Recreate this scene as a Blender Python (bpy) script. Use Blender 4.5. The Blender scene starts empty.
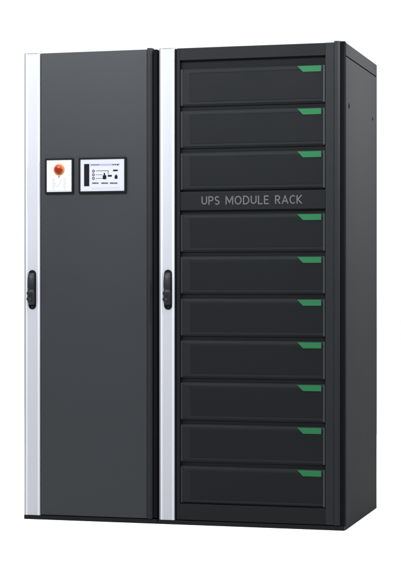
import bpy, bmesh, math, random
from mathutils import Vector
random.seed(4)
S = bpy.context.scene
C = S.collection

# ---------------------------------------------------------------- camera
cd = bpy.data.cameras.new('camera')
cam = bpy.data.objects.new('camera', cd); C.objects.link(cam)
cam.location = (2.7289, -7.0473, 0.9918)
cam.rotation_euler = (math.radians(90), 0, 0.26859)
cd.sensor_fit = 'VERTICAL'; cd.sensor_height = 36; cd.sensor_width = 36
cd.lens = 1750.0 / 572 * 36
cd.shift_y = 0.0040
cd.clip_start = 0.1; cd.clip_end = 400
S.camera = cam

# ---------------------------------------------------------------- studio light
w = bpy.data.worlds.new('World'); S.world = w; w.use_nodes = True
bg = w.node_tree.nodes['Background']
bg.inputs[0].default_value = (1, 1, 1, 1); bg.inputs[1].default_value = 1.16

def area(name, loc, target, sx, sy, power, col=(1, 1, 1), spread=180):
    l = bpy.data.lights.new(name, 'AREA'); l.shape = 'RECTANGLE'
    l.size = sx; l.size_y = sy; l.energy = power; l.color = col; l.spread = math.radians(spread)
    o = bpy.data.objects.new(name, l); C.objects.link(o)
    o.location = loc
    o.rotation_euler = (Vector(target) - Vector(loc)).to_track_quat('-Z', 'Y').to_euler()
    return o
area('softbox_front', (-0.1, -2.6, 3.3), (0.55, 0.0, 2.02), 3.2, 0.7, 78, (0.97, 0.985, 1.0), 82)
area('softbox_side', (3.9, 0.0, 3.3), (1.4, 0.4, 2.1), 0.7, 1.0, 54, (1, 0.99, 0.98), 54)
area('overhead_floor_fill', (0.7, 0.4, 7.0), (0.7, 0.4, 0.0), 4.5, 4.5, 215, (1, 1, 1), 90)  # added fill from above, keeps the floor white around the base

vs = S.view_settings
vs.view_transform = 'Standard'; vs.look = 'None'; vs.exposure = 0; vs.gamma = 1

# ---------------------------------------------------------------- materials
def mat(name, col, rough=0.5, metal=0.0, spec=0.3, grain=0.0, var=0.0, scale=900, emit=None, coat=0.0):
    m = bpy.data.materials.new(name); m.use_nodes = True
    nt = m.node_tree; b = nt.nodes['Principled BSDF']
    b.inputs['Base Color'].default_value = (*col, 1)
    b.inputs['Roughness'].default_value = rough
    b.inputs['Metallic'].default_value = metal
    b.inputs['Specular IOR Level'].default_value = spec
    if coat: b.inputs['Coat Weight'].default_value = coat
    tc = nt.nodes.new('ShaderNodeTexCoord')
    if var:
        n = nt.nodes.new('ShaderNodeTexNoise'); n.inputs['Scale'].default_value = 3.5
        n.inputs['Detail'].default_value = 6; n.inputs['Roughness'].default_value = 0.6
        nt.links.new(tc.outputs['Object'], n.inputs['Vector'])
        r = nt.nodes.new('ShaderNodeMapRange')
        r.inputs['From Min'].default_value = 0.3; r.inputs['From Max'].default_value = 0.7
        r.inputs['To Min'].default_value = rough - var; r.inputs['To Max'].default_value = rough + var
        nt.links.new(n.outputs['Fac'], r.inputs['Value'])
        nt.links.new(r.outputs['Result'], b.inputs['Roughness'])
        mx = nt.nodes.new('ShaderNodeMix'); mx.data_type = 'RGBA'
        mx.inputs['A'].default_value = (*[c * (1 - var * .5) for c in col], 1)
        mx.inputs['B'].default_value = (*[c * (1 + var * .5) for c in col], 1)
        nt.links.new(n.outputs['Fac'], mx.inputs['Factor'])
        nt.links.new(mx.outputs['Result'], b.inputs['Base Color'])
    if grain:
        n2 = nt.nodes.new('ShaderNodeTexNoise'); n2.inputs['Scale'].default_value = scale
        n2.inputs['Detail'].default_value = 2
        nt.links.new(tc.outputs['Object'], n2.inputs['Vector'])
        bp = nt.nodes.new('ShaderNodeBump'); bp.inputs['Strength'].default_value = grain
        bp.inputs['Distance'].default_value = 0.0006
        nt.links.new(n2.outputs['Fac'], bp.inputs['Height'])
        nt.links.new(bp.outputs['Normal'], b.inputs['Normal'])
    if emit:
        b.inputs['Emission Color'].default_value = (*emit[:3], 1)
        b.inputs['Emission Strength'].default_value = emit[3]
    return m
M = dict(
    floor=mat('white_floor', (.88, .88, .88), .9, spec=0.1),
    door=mat('grey_powder_coat', (0.0136, 0.0157, 0.0182), .5, spec=.14, grain=.25, var=.05),
    side=mat('grey_side_powder_coat', (.0170, .0180, .0188), .75, spec=.02, grain=.2, var=.03),
    frame=mat('dark_frame_coat', (0.0078, 0.0093, 0.0106), .55, spec=.09, grain=.2, var=.08),
    rail=mat('dark_rail_coat', (0.0054, 0.0063, 0.0070), .55, spec=.055, grain=.2, var=.08),
    post=mat('black_post', (.0034, .0039, .0046), .7, spec=.01, grain=.2),
    gap=mat('black_interior', (.0055, .0056, .0062), .8, spec=.03),
    module=mat('module_front', (0.0072, 0.0085, 0.0094), .6, spec=.05, grain=.15, var=.08),
    inner=mat('module_panel', (0.0054, 0.0064, 0.0072), .55, spec=.05, grain=.1, var=.08),
    silver=mat('silver_satin', (0.2330, 0.2410, 0.2650), .58, metal=.0, spec=.12, var=.03),
    handle=mat('black_handle_plastic', (.0055, .0062, .0078), .45, spec=.16),
    recess=mat('black_handle_recess', (.002, .002, .0025), .6, spec=.05),
    bezel=mat('black_bezel', (.0028, .0034, .0045), .5, spec=.06),
    plate=mat('white_plate', (0.305, 0.315, 0.350), .5, spec=.15),
    display=mat('screen_glass', (.18, .19, .22), .25, spec=.2, emit=(.92, .93, 1.0, .28)),
    ink=mat('screen_ink', (.005, .005, .008), .6, spec=.03),
    lilac=mat('screen_lilac', (.17, .16, .25), .5, spec=.1),
    faint=mat('plate_print', (.21, .22, .25), .5, spec=.2),
    red=mat('red_plastic', (.135, .0022, .0018), .25, spec=.25),
    yellow=mat('yellow_ring', (.27, .115, .020), .5, spec=.1),
    green=mat('green_label', (0.0110, 0.0780, 0.0310), .55, spec=.06),
    text=mat('grey_lettering', (0.057, 0.061, 0.064), .5, spec=.1),
    bolt=mat('dark_bolt', (.002, .002, .002), .8, spec=.0),
    seam_shade=mat('dark_inner_panel', (.0060, .0063, .0068), .7, spec=.04),
    edge_lit=mat('module_edge_lit', (.020, .022, .024), .45, spec=.12),  # paler grey, light on the right chamfer put into the colour
    edge_lit_dim=mat('module_edge_lit_dim', (.0100, .0112, .0120), .5, spec=.10),  # fainter version of the painted edge light, for the left chamfer
    silver_lip_shaded=mat('silver_lip_shaded', (.105, .110, .122), .5, metal=.1, spec=.2),  # greyer silver, shade of the left chamfer put into the colour; caps share it
    silver_highlight=mat('silver_highlight', (.300, .312, .345), .45, metal=.0, spec=.25),  # brighter silver, painted highlight along the strip's ridges
)

def perforate(m, pitch=.0066, depth=.30):            # fine staggered perforation of the sheet, as slightly darker dots
    nt = m.node_tree; b = nt.nodes['Principled BSDF']; L = nt.links
    tc = nt.nodes.new('ShaderNodeTexCoord'); sx = nt.nodes.new('ShaderNodeSeparateXYZ'); L.new(tc.outputs['Object'], sx.inputs[0])
    def mth(op, a, v=None, c=None):
        n = nt.nodes.new('ShaderNodeMath'); n.operation = op
        for i, q in enumerate((a, v, c)):
            if q is None: continue
            if isinstance(q, (int, float)): n.inputs[i].default_value = q
            else: L.new(q, n.inputs[i])
        return n.outputs[0]
    k = 2 * math.pi / pitch
    u = mth('SINE', mth('MULTIPLY', sx.outputs['X'], k)); v = mth('SINE', mth('MULTIPLY', sx.outputs['Z'], k))
    p = mth('MULTIPLY', u, v)
    f = nt.nodes.new('ShaderNodeMapRange'); L.new(p, f.inputs['Value'])
    f.inputs['From Min'].default_value = .15; f.inputs['From Max'].default_value = .5
    f.inputs['To Min'].default_value = 1.0; f.inputs['To Max'].default_value = 1 - depth
    src = b.inputs['Base Color'].links[0].from_socket
    vm = nt.nodes.new('ShaderNodeVectorMath'); vm.operation = 'SCALE'
    L.new(src, vm.inputs[0]); L.new(f.outputs['Result'], vm.inputs['Scale']); L.new(vm.outputs[0], b.inputs['Base Color'])
perforate(M['inner'])

# ---------------------------------------------------------------- helpers
def obj(name, bm, m, parent=None, smooth=False):
    me = bpy.data.meshes.new(name)
    bmesh.ops.recalc_face_normals(bm, faces=bm.faces)
    bm.to_mesh(me); bm.free()
    me.materials.append(M[m])
    if smooth:
        for p in me.polygons: p.use_smooth = True
        try: me.set_sharp_from_angle(angle=math.radians(38))
        except Exception: pass
    o = bpy.data.objects.new(name, me); C.objects.link(o)
    if parent: o.parent = parent
    return o
def box(bm, x0, x1, y0, y1, z0, z1, bev=0.0, seg=2):
    t = bmesh.new()
    bmesh.ops.create_cube(t, size=1)
    for v in t.verts:
        v.co = Vector(((x0 + x1) / 2 + v.co.x * (x1 - x0), (y0 + y1) / 2 + v.co.y * (y1 - y0), (z0 + z1) / 2 + v.co.z * (z1 - z0)))
    if bev: bmesh.ops.bevel(t, geom=t.edges[:], offset=bev, segments=seg, affect='EDGES', profile=.5)
    merge(bm, t)
def merge(bm, t):
    me = bpy.data.meshes.new('tmp'); t.to_mesh(me); t.free(); bm.from_mesh(me); bpy.data.meshes.remove(me)
def prism_z(bm, pts, z0, z1):
    a = [bm.verts.new((x, y, z0)) for x, y in pts]; b = [bm.verts.new((x, y, z1)) for x, y in pts]
    n = len(pts)
    for i in range(n): bm.faces.new((a[i], a[(i + 1) % n], b[(i + 1) % n], b[i]))
    bm.faces.new(a[::-1]); bm.faces.new(b)
def prism_y(bm, pts, y0, y1, bev=0.0):          # outline in x-z, extruded in depth
    t = bmesh.new()
    a = [t.verts.new((x, y0, z)) for x, z in pts]; b = [t.verts.new((x, y1, z)) for x, z in pts]
    n = len(pts)
    f = t.faces.new(a)
    for i in range(n): t.faces.new((a[i], b[i], b[(i + 1) % n], a[(i + 1) % n]))
    t.faces.new(b[::-1])
    if bev: bmesh.ops.bevel(t, geom=list(f.edges), offset=bev, segments=2, affect='EDGES', profile=.5)
    merge(bm, t)
def ring(cx, cz, r, n=32): return [(cx + r * math.cos(2 * math.pi * i / n), cz + r * math.sin(2 * math.pi * i / n)) for i in range(n)]
def pill(cx, z0, z1, w, n=12):
    r = w / 2; p = []
    for i in range(n + 1):
        a = math.pi * i / n; p.append((cx + r * math.cos(a), z1 - r + r * math.sin(a)))
    for i in range(n + 1):
        a = math.pi + math.pi * i / n; p.append((cx + r * math.cos(a), z0 + r + r * math.sin(a)))
    return p
def lathe_y(bm, cx, cz, prof, n=32):            # prof = [(radius, y)], front first
    rows = []
    for r, y in prof:
        if r < 1e-6: rows.append([bm.verts.new((cx, y, cz))])
        else: rows.append([bm.verts.new((cx + r * math.cos(2 * math.pi * i / n), y, cz + r * math.sin(2 * math.pi * i / n))) for i in range(n)])
    for a, b in zip(rows, rows[1:]):
        for i in range(n):
            j = (i + 1) % n
            if len(a) == 1: bm.faces.new((a[0], b[i], b[j]))
            elif len(b) == 1: bm.faces.new((a[i], b[0], a[j]))
            else: bm.faces.new((a[i], b[i], b[j], a[j]))
def frame_y(bm, x0, x1, z0, z1, t, y0, y1, bev=.001):   # rectangular frame of four butted bars
    box(bm, x0, x1, y0, y1, z1 - t, z1, bev); box(bm, x0, x1, y0, y1, z0, z0 + t, bev)
    box(bm, x0, x0 + t, y0, y1, z0 + t, z1 - t, bev * .5); box(bm, x1 - t, x1, y0, y1, z0 + t, z1 - t, bev * .5)
def thing(name, label, cat, loc):
    o = bpy.data.objects.new(name, None); C.objects.link(o); o.empty_display_size = .1
    o.location = loc; o['label'] = label; o['category'] = cat
    return o
def B(): return bmesh.new()

# ---------------------------------------------------------------- setting
b = B()
vs_ = [b.verts.new((x, y, 0)) for x, y in ((-150, -150), (150, -150), (150, 150), (-150, 150))]
b.faces.new(vs_)
fl = obj('floor', b, 'floor'); fl['kind'] = 'structure'

H = 2.0; D = 0.8037
# ---------------------------------------------------------------- shared builders
def silver_strip(x0, x1, parent):                # anodised aluminium profile on the handle side
    b = B()
    prism_z(b, [(x0, .030), (x0, .012), (x0 + .002, .008), (x0 + .0085, .0015), (x0 + .010, .0),
                (x0 + .018, -.0008), (x0 + .0195, .0008), (x1 - .0105, .0008), (x1 - .009, -.0008),
                (x1 - .004, .0), (x1 - .0005, .004), (x1, .007), (x1, .030)], .0195, 1.9975)
    o = obj('edge_trim', b, 'silver', parent)
    o.data.materials.append(M['silver_lip_shaded']); o.data.materials.append(M['silver_highlight'])
    b = B(); prism_z(b, [(x0 + .0005, .029), (x0 + .0005, .012), (x0 + .0095, .0), (x1 - .004, .0), (x1 - .0005, .007), (x1 - .0005, .029)], 1.9976, 2.0006)
    obj('end_cap', b, 'silver_lip_shaded', o)
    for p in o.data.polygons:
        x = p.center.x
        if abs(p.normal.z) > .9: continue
        if x < x0 + .0095: p.material_index = 1  # left chamfer shaded by colour
        elif x < x0 + .0195 or x > x1 - .0100: p.material_index = 2  # painted highlight on both ridges
    return o

def handle(cx, parent):
    b = B()
    prism_y(b, pill(cx, .9020, 1.0700, .0345), -.0025, .010, .0012)
    h = obj('handle', b, 'recess', parent, True)
    # swing lever: lofted from stations along its length (z, half width, front y, back y)
    st = [(1.0590, .0095, -.004, -.0005), (1.0570, .0125, -.011, -.0005), (1.050, .0142, -.018, -.001), (1.035, .0150, -.023, -.002),
          (1.012, .0152, -.0265, -.003), (.992, .0150, -.027, -.003), (.988, .0138, -.0255, -.003), (.984, .0138, -.0255, -.003),
          (.980, .0152, -.028, -.003), (.965, .0155, -.028, -.003), (.945, .0155, -.026, -.003),
          (.930, .0150, -.021, -.002), (.922, .0125, -.013, -.001), (.9195, .009, -.006, -.0005)]
    b = B(); rows = []; n = 14
    for z, hw, yf, yb in st:
        r = []
        for i in range(n):
            a = 2 * math.pi * i / n
            ca, sa = math.cos(a), math.sin(a)
            q = .62
            x = hw * math.copysign(abs(ca) ** q, ca); yy = (yf + yb) / 2 + (yb - yf) / 2 * math.copysign(abs(sa) ** q, sa)
            r.append(b.verts.new((cx + x, yy, z)))
        rows.append(r)
    for r0, r1 in zip(rows, rows[1:]):
        for i in range(n): b.faces.new((r0[i], r0[(i + 1) % n], r1[(i + 1) % n], r1[i]))
    b.faces.new(rows[0]); b.faces.new(rows[-1][::-1])
    obj('lever', b, 'handle', h, True)
    b = B()
    lathe_y(b, cx - .0005, .9705, [(0, -.0335), (.0075, -.0335), (.0095, -.0325), (.0098, -.0270)], 24)
    lathe_y(b, cx - .0005, .9420, [(0, -.0330), (.0068, -.0330), (.0085, -.0318), (.0088, -.0250)], 24)
    # little finger grips on the free side
    box(b, cx - .0175, cx - .0135, -.024, -.010, .9655, .9755, .0015); box(b, cx - .0178, cx - .0135, -.024, -.010, .9400, .9520, .0015)
    obj('lock', b, 'handle', h, True)
    b = B(); box(b, cx - .0055, cx + .0045, -.0337, -.0333, .9693, .9717); obj('keyhole', b, 'recess', h)
    b = B(); prism_y(b, pill(cx, .9065, .9160, .020), -.0065, -.0028, .001)
    obj('pivot', b, 'handle', h, True)
    return h

def edge_strip(x0, x1, parent):                  # slim raised edge on the closing side of the door
    b = B()
    prism_z(b, [(x0, .028), (x0, .0005), (x0 + .0015, -.0025), (x1 - .0095, -.0025), (x1 - .0012, .0040), (x1, .007), (x1, .028)], .0215, 2.0035)
    return obj('edge_strip', b, 'frame', parent)

# ================================================================ LEFT: control cabinet (0 .. 0.6 m)
cab = thing('control_cabinet', 'narrower grey cabinet with plain full-height door, small touch screen and red stop button', 'cabinet', (0, 0, 0))
b = B()
box(b, .0015, .5985, .034, D - .022, .0235, 1.9965, .002)
obj('body', b, 'frame', cab)
b = B(); box(b, .579, .5985, .010, .0335, .0235, 1.9985, .003); obj('corner_post', b, 'post', cab)
b = B(); box(b, .0, .5985, .006, D - .03, .0, .0185, .0015); obj('plinth', b, 'rail', cab)
b = B(); box(b, .012, .588, D - .0215, D, .33, 1.985, .003); obj('rear_door', b, 'frame', cab)
b = B()
box(b, .0790, .5545, .0015, .030, .0225, 1.9985, .0015)
door = obj('door', b, 'door', cab)
silver_strip(.0, .0748, cab)
edge_strip(.5560, .5780, door)
b = B(); box(b, .0752, .0786, .010, .030, .0225, 1.9965); obj('gasket', b, 'post', door)
handle(.0405, cab)

# emergency stop panel
b = B(); frame_y(b, .1005, .2285, 1.3960, 1.5470, .0075, -.0075, .001, .0012)
ep = obj('emergency_stop_panel', b, 'bezel', cab)
b = B(); box(b, .1082, .2208, -.0045, .0008, 1.4037, 1.5393); obj('plate', b, 'plate', ep)
b = B(); lathe_y(b, .1640, 1.4985, [(.014, -.0082), (.0220, -.0078), (.0242, -.0066), (.0250, -.0046)], 48)
obj('guard_ring', b, 'yellow', ep, True)
b = B(); lathe_y(b, .1640, 1.4985, [(0, -.0195), (.008, -.0192), (.0142, -.0178), (.0170, -.0155), (.0176, -.0130), (.0172, -.0112), (.0145, -.0100), (.0145, -.0078)], 48)
obj('stop_button', b, 'red', ep, True)
b = B(); lathe_y(b, .1640, 1.4680, [(0, -.0062), (.0024, -.0060), (.0032, -.0046)], 20); obj('indicator', b, 'red', ep, True)
b = B()
def bar(bm, x0, x1, z0, z1, y, t=.0004): box(bm, x0, x1, y - t, y, z0, z1)
for i in range(7):                               # faint printed notes, two columns
    z = 1.4600 - i * .0066
    bar(b, .1325, .1325 + random.uniform(.010, .018), z - .0010, z + .0010, -.0046)
    bar(b, .1835, .1835 + random.uniform(.008, .016), z - .0010, z + .0010, -.0046)
prism_y(b, [(.1520, 1.4220), (.1535, 1.4212), (.1790, 1.4590), (.1775, 1.4598)], -.0050, -.0046)
prism_y(b, [(.1370, 1.4110), (.1425, 1.4110), (.1398, 1.4155)], -.0050, -.0046)
prism_y(b, [(.1890, 1.4110), (.1945, 1.4110), (.1918, 1.4155)], -.0050, -.0046)
bar(b, .114, .215, 1.4082, 1.4089, -.0046)
obj('printed_notes', b, 'faint', ep)

# touch screen
b = B(); frame_y(b, .2530, .4650, 1.3960, 1.5470, .0080, -.0090, .001, .0014)
ts = obj('touch_screen', b, 'bezel', cab)
b = B(); box(b, .2612, .4568, -.0055, .0008, 1.4042, 1.5388); obj('display', b, 'display', ts)
def P(px, py): return (.2616 + (px - 81) * .004468, 1.5372 - (py + (px - 103) * .0185 - 159.7) * .00424)
def rect(bm, px0, px1, py0, py1, y=-.0056):
    x0, z1 = P(px0, (py0)); x1, _ = P(px1, py0); _, z0 = P((px0 + px1) / 2, py1); _, z1 = P((px0 + px1) / 2, py0)
    bar(bm, x0, x1, z0, z1, y)
def disc(bm, px, py, r, y=-.0056):
    x, z = P(px, py); prism_y(bm, ring(x, z, r, 16), y - .0004, y)
b = B()
rect(b, 84.5, 89.8, 164.0, 186.4)                # side bar
for px, py in ((93.9, 171.2), (93.9, 174.9), (93.9, 178.5)): disc(b, px, py, .0062)
rect(b, 96.5, 108.5, 170.6, 171.1); rect(b, 96.5, 103, 174.6, 175.0); rect(b, 96.5, 103, 178.2, 178.6)
rect(b, 108.5, 109.0, 170.6, 174.5); rect(b, 108.3, 112.3, 175.0, 176.8)
rect(b, 104.2, 105.6, 173.0, 175.4); rect(b, 103.2, 106.8, 175.4, 179.3)
rect(b, 113.5, 118.2, 169.7, 171.3); rect(b, 115.1, 118.0, 175.6, 178.9); rect(b, 115.9, 117.2, 174.6, 175.6)
for a0, a1 in ((92.6, 99.4), (101.8, 108.8), (110.4, 118.0)):   # three short lines of tiny text
    x = a0
    while x < a1 - .4:
        ww = random.choice((.45, .7, .9)); rect(b, x, min(x + ww, a1), 182.5, 183.9); x += ww + .22
x = 91.4
while x < 99.5: rect(b, x, x + .5, 164.4, 165.1, -.0060); x += .85
rect(b, 113.0, 114.2, 164.3, 165.2, -.0060); rect(b, 115.2, 116.4, 164.3, 165.2, -.0060); rect(b, 117.4, 119.0, 164.2, 165.3, -.0060)
obj('screen_symbols', b, 'ink', ts)
b = B(); rect(b, 90.8, 120.2, 163.9, 165.7)
for px, py in ((93.9, 171.2), (93.9, 174.9), (93.9, 178.5)): disc(b, px, py, .0036, -.0060)
rect(b, 92.0, 120.0, 188.0, 188.25)
obj('screen_title_bar', b, 'lilac', ts)

# ================================================================ RIGHT: module rack (0.6 .. 1.4 m)
rk = thing('module_rack', 'wider black rack with ten stacked module fronts, green tags and UPS MODULE RACK lettering', 'rack cabinet', (.6, 0, 0))
X0 = .6; W = .8
def rx(x): return x - X0                          # metres from the rack's own corner
# carcass: open-fronted shell
b = B()
box(b, rx(.6015), rx(.6115), .034, D - .022, .0235, 1.996, .001)          # left wall
box(b, rx(.6115), rx(1.3850), .034, D - .022, 1.975, 1.996, .001)         # roof
box(b, rx(.6115), rx(1.3850), .034, D - .022, .0235, .045, .001)
box(b, rx(.6115), rx(1.3850), D - .034, D - .022, .045, 1.975, .001)      # back
obj('body', b, 'gap', rk)
b = B(); box(b, rx(.6015), rx(1.398), .006, D - .03, .0, .0185, .0015); obj('plinth', b, 'rail', rk)
b = B(); box(b, rx(.612), rx(1.388), D - .0215, D + .0005, .33, 1.985, .003); obj('rear_door', b, 'side', rk)
# right corner post and flank
b = B()
prism_z(b, [(rx(1.3825), .032), (rx(1.3825), .008), (rx(1.3850), .004), (rx(1.3965), .004), (rx(1.3995), .007), (rx(1.3995), .032)], .0195, 2.0020)
obj('corner_post', b, 'post', rk)
b = B()
box(b, rx(1.3855), rx(1.4000), .0325, D - .024, 1.9475, 1.9995, .0012)
box(b, rx(1.3855), rx(1.3975), D - .0238, D - .006, .33, 1.9990, .002)
obj('side_frame', b, 'side', rk)
b = B(); box(b, rx(1.3855), rx(1.4000), .0325, D - .024, .0, 1.9425, .0018)
sp = obj('side_panel', b, 'side', rk)
b = B(); box(b, rx(1.3855), rx(1.3950), .0345, D - .026, 1.9380, 1.9500); obj('seam', b, 'post', sp)
def bolt(y, z, r, parent):
    b = B(); n = 20; rows = []
    for rr, x in ((0, .0016), (r * .55, .0016), (r * .9, .0012), (r, .0)):
        rows.append([b.verts.new((rx(1.4) + x, y + rr * math.cos(2 * math.pi * i / n), z + rr * 1.25 * math.sin(2 * math.pi * i / n))) for i in range(n)] if rr else [b.verts.new((rx(1.4) + x, y, z))])
    for a, c in zip(rows, rows[1:]):
        for i in range(n):
            j = (i + 1) % n
            if len(a) == 1: b.faces.new((a[0], c[i], c[j]))
            else: b.faces.new((a[i], c[i], c[j], a[j]))
    obj('bolt', b, 'bolt', parent, True)
bolt(.0950, 1.7460, .0095, sp); bolt(.6650, 1.7450, .0065, sp)

# door frame with opening
b = B()
box(b, rx(.6860), rx(.6985), .0025, .030, .0225, 1.9980, .0012)           # narrow stile beside the silver trim
box(b, rx(.6985), rx(1.3195), .0025, .030, 1.9470, 1.9980, .0012)         # top rail
box(b, rx(.6985), rx(1.3195), .0025, .030, .0225, .0890, .0012)           # bottom rail
dr = obj('door_frame', b, 'rail', rk)
b = B(); box(b, rx(1.3197), rx(1.3555), .0015, .030, .0225, 1.9985, .0012); obj('stile', b, 'frame', dr)
silver_strip(rx(.6052), rx(.6748), rk)
b = B(); box(b, rx(.6752), rx(.6858), .008, .030, .0225, 1.9965); obj('gasket', b, 'post', dr)
edge_strip(rx(1.3560), rx(1.3815), dr)
b = B(); box(b, rx(.6988), rx(1.3192), .0195, .0400, .0893, 1.9467); obj('inner_panel', b, 'seam_shade', rk)
handle(rx(.6480), rk)

# name plate strip
b = B(); box(b, rx(.6995), rx(1.3185), .0055, .0330, 1.3185, 1.3945, .0015)
np_ = obj('name_strip', b, 'rail', rk)
def arc(cx, cz, rx_, rz, a0, a1, n=10):
    return [(cx + rx_ * math.cos(math.radians(a0 + (a1 - a0) * i / n)), cz + rz * math.sin(math.radians(a0 + (a1 - a0) * i / n))) for i in range(n + 1)]
GLYPH = {   # stroke centre lines in a cell one unit tall: (width, strokes)
    'U': (.74, [[(.06, 1.06)] + arc(.37, .37, .31, .31, 180, 360) + [(.68, 1.06)]]),
    'P': (.66, [[(.06, -.06), (.06, 1.0)] + arc(.36, .735, .25, .265, 90, -90) + [(.12, .47)]]),
    'S': (.64, [arc(.32, .74, .25, .26, 35, 200, 8) + [(.14, .58), (.32, .50), (.50, .41)] + arc(.32, .25, .25, .25, 20, -150, 8)]),
    'M': (.98, [[(.06, -.06), (.06, 1.0), (.10, 1.0), (.49, .22), (.88, 1.0), (.92, 1.0), (.92, -.06)]]),
    'O': (.90, [arc(.45, .50, .39, .50, 90, 450, 28)]),
    'D': (.80, [[(.06, .94), (.06, .0), (.28, .0)] + arc(.32, .50, .42, .50, -80, 80, 14) + [(.28, 1.0), (.0, 1.0)]]),
    'L': (.58, [[(.06, 1.06), (.06, .0), (.58, .0)]]),
    'E': (.62, [[(.60, 1.0), (.06, 1.0), (.06, .0), (.62, .0)], [(.13, .52), (.55, .52)]]),
    'R': (.72, [[(.06, -.06), (.06, 1.0)] + arc(.34, .745, .26, .255, 90, -90) + [(.12, .49)], [(.34, .44), (.66, -.06)]]),
    'A': (.84, [[(.03, -.06), (.42, .98), (.81, -.06)], [(.20, .30), (.64, .30)]]),
    'C': (.74, [arc(.44, .50, .38, .50, 48, 312, 18)]),
    'K': (.74, [[(.06, -.06), (.06, 1.06)], [(.66, 1.06), (.16, .52), (.70, -.06)]]),
}
def ribbon(bm, pts, t, y0, y1):                   # flat stroke of even width with mitred corners
    n = len(pts); closed = math.dist(pts[0], pts[-1]) < 1e-6
    if closed: pts = pts[:-1]; n -= 1
    side = []
    for i in range(n):
        a = pts[(i - 1) % n] if (closed or i) else None; c = pts[(i + 1) % n] if (closed or i < n - 1) else None
        p = Vector(pts[i]); ns = []
        if a is not None: d = (p - Vector(a)).normalized(); ns.append(Vector((-d.y, d.x)))
        if c is not None: d = (Vector(c) - p).normalized(); ns.append(Vector((-d.y, d.x)))
        m = sum(ns, Vector((0, 0))).normalized(); m = m * (t / 2 / max(.45, m.dot(ns[0])))
        side.append((p + m, p - m))
    vs2 = [[bm.verts.new((q.x, y, q.y)) for y in (y0, y1) for q in pr] for pr in side]
    for i in range(n if closed else n - 1):
        a, c = vs2[i], vs2[(i + 1) % n]
        for u, v in ((0, 1), (1, 3), (3, 2), (2, 0)): bm.faces.new((a[u], a[v], c[v], c[u]))
    if not closed:
        for e in (vs2[0], vs2[-1]): bm.faces.new((e[0], e[1], e[3], e[2]))
for word, xa, xb in (('UPS', .7927, .8700), ('MODULE', .8965, 1.0810), ('RACK', 1.1078, 1.2215)):
    gap = .20; wtot = sum(GLYPH[c][0] for c in word) + gap * (len(word) - 1)
    kx = (xb - xa) / wtot; kz = .0315
    b = B(); x = xa
    for c in word:
        gw, strokes = GLYPH[c]
        for q, st in enumerate(strokes):
            ribbon(b, [(rx(x + px * kx), 1.3422 + pz * kz) for px, pz in st], .0047, .0046 + q * .00012, .0052 + q * .00012)
        x += (gw + gap) * kx
    obj('lettering', b, 'text', np_)

# the ten modules
MX0, MX1, MH = rx(.7005), rx(1.3180), .1600
def loft_rects(b, rects):                         # nested rectangles (x0,x1,z0,z1,y) skinned together
    rows = [[b.verts.new(c) for c in ((x0, y, z0), (x1, y, z0), (x1, y, z1), (x0, y, z1))] for x0, x1, z0, z1, y in rects]
    for a, c in zip(rows, rows[1:]):
        for i in range(4): b.faces.new((a[i], a[(i + 1) % 4], c[(i + 1) % 4], c[i]))
    return rows
def make_module():
    b = B()
    f = lambda dx0, dx1, dt, db, y: (MX0 + dx0, MX1 - dx1, -MH + db, -dt, y)
    rows = loft_rects(b, [f(.003, .003, .003, .003, .033), f(.0, .0, .0, .0, .018), f(.001, .0015, .0015, .001, .014),
                          f(.010, .0085, .012, .009, .0075), f(.012, .0095, .0135, .010, .0072),
                          f(.038, .0100, .0200, .0165, .0072), f(.042, .0105, .0215, .018, .0088)])
    b.faces.new(rows[0][::-1]); b.faces.new(rows[-1])
    m = obj('power_module', b, 'module', rk)
    m.location = (0, 0, 1.9125)
    b = B()
    f2 = lambda d, y: (MX0 + .043 + d, MX1 - .0125 - d, -MH + .0195 + d, -.0230 - d, y)
    rows = loft_rects(b, [f2(0, .0092), f2(0, .0083), f2(.0012, .0078)])
    b.faces.new(rows[0][::-1]); b.faces.new(rows[-1])
    obj('front_panel', b, 'inner', m)
    b = B()                                       # green tag with a slanted left end
    prism_y(b, [(rx(1.2010), -.0060), (rx(1.2250), -.0305), (rx(1.3015), -.0305), (rx(1.3015), -.0060)], .0045, .0070, .0004)
    obj('green_tag', b, 'green', m)
    b = B(); box(b, MX1 - .0088, MX1 - .0010, .0050, .0170, -MH + .004, -.0045, .001)   # paler strips added to paint the light caught by the side chamfers
    obj('lit_edge', b, 'edge_lit', m)
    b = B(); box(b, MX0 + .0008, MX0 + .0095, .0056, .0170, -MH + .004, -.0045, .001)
    obj('lit_edge', b, 'edge_lit_dim', m)
    return m
mod = make_module()
tops = [1.9125, 1.7370, 1.5610, 1.3028, 1.1268, .9505, .7755, .5995, .4240, .2490]
for i, z in enumerate(tops):
    if i == 0: mod.location.z = z; continue
    c = mod.copy(); C.objects.link(c); c.parent = rk; c.location = (0, 0, z)
    for ch in list(mod.children):
        k = ch.copy(); C.objects.link(k); k.parent = c
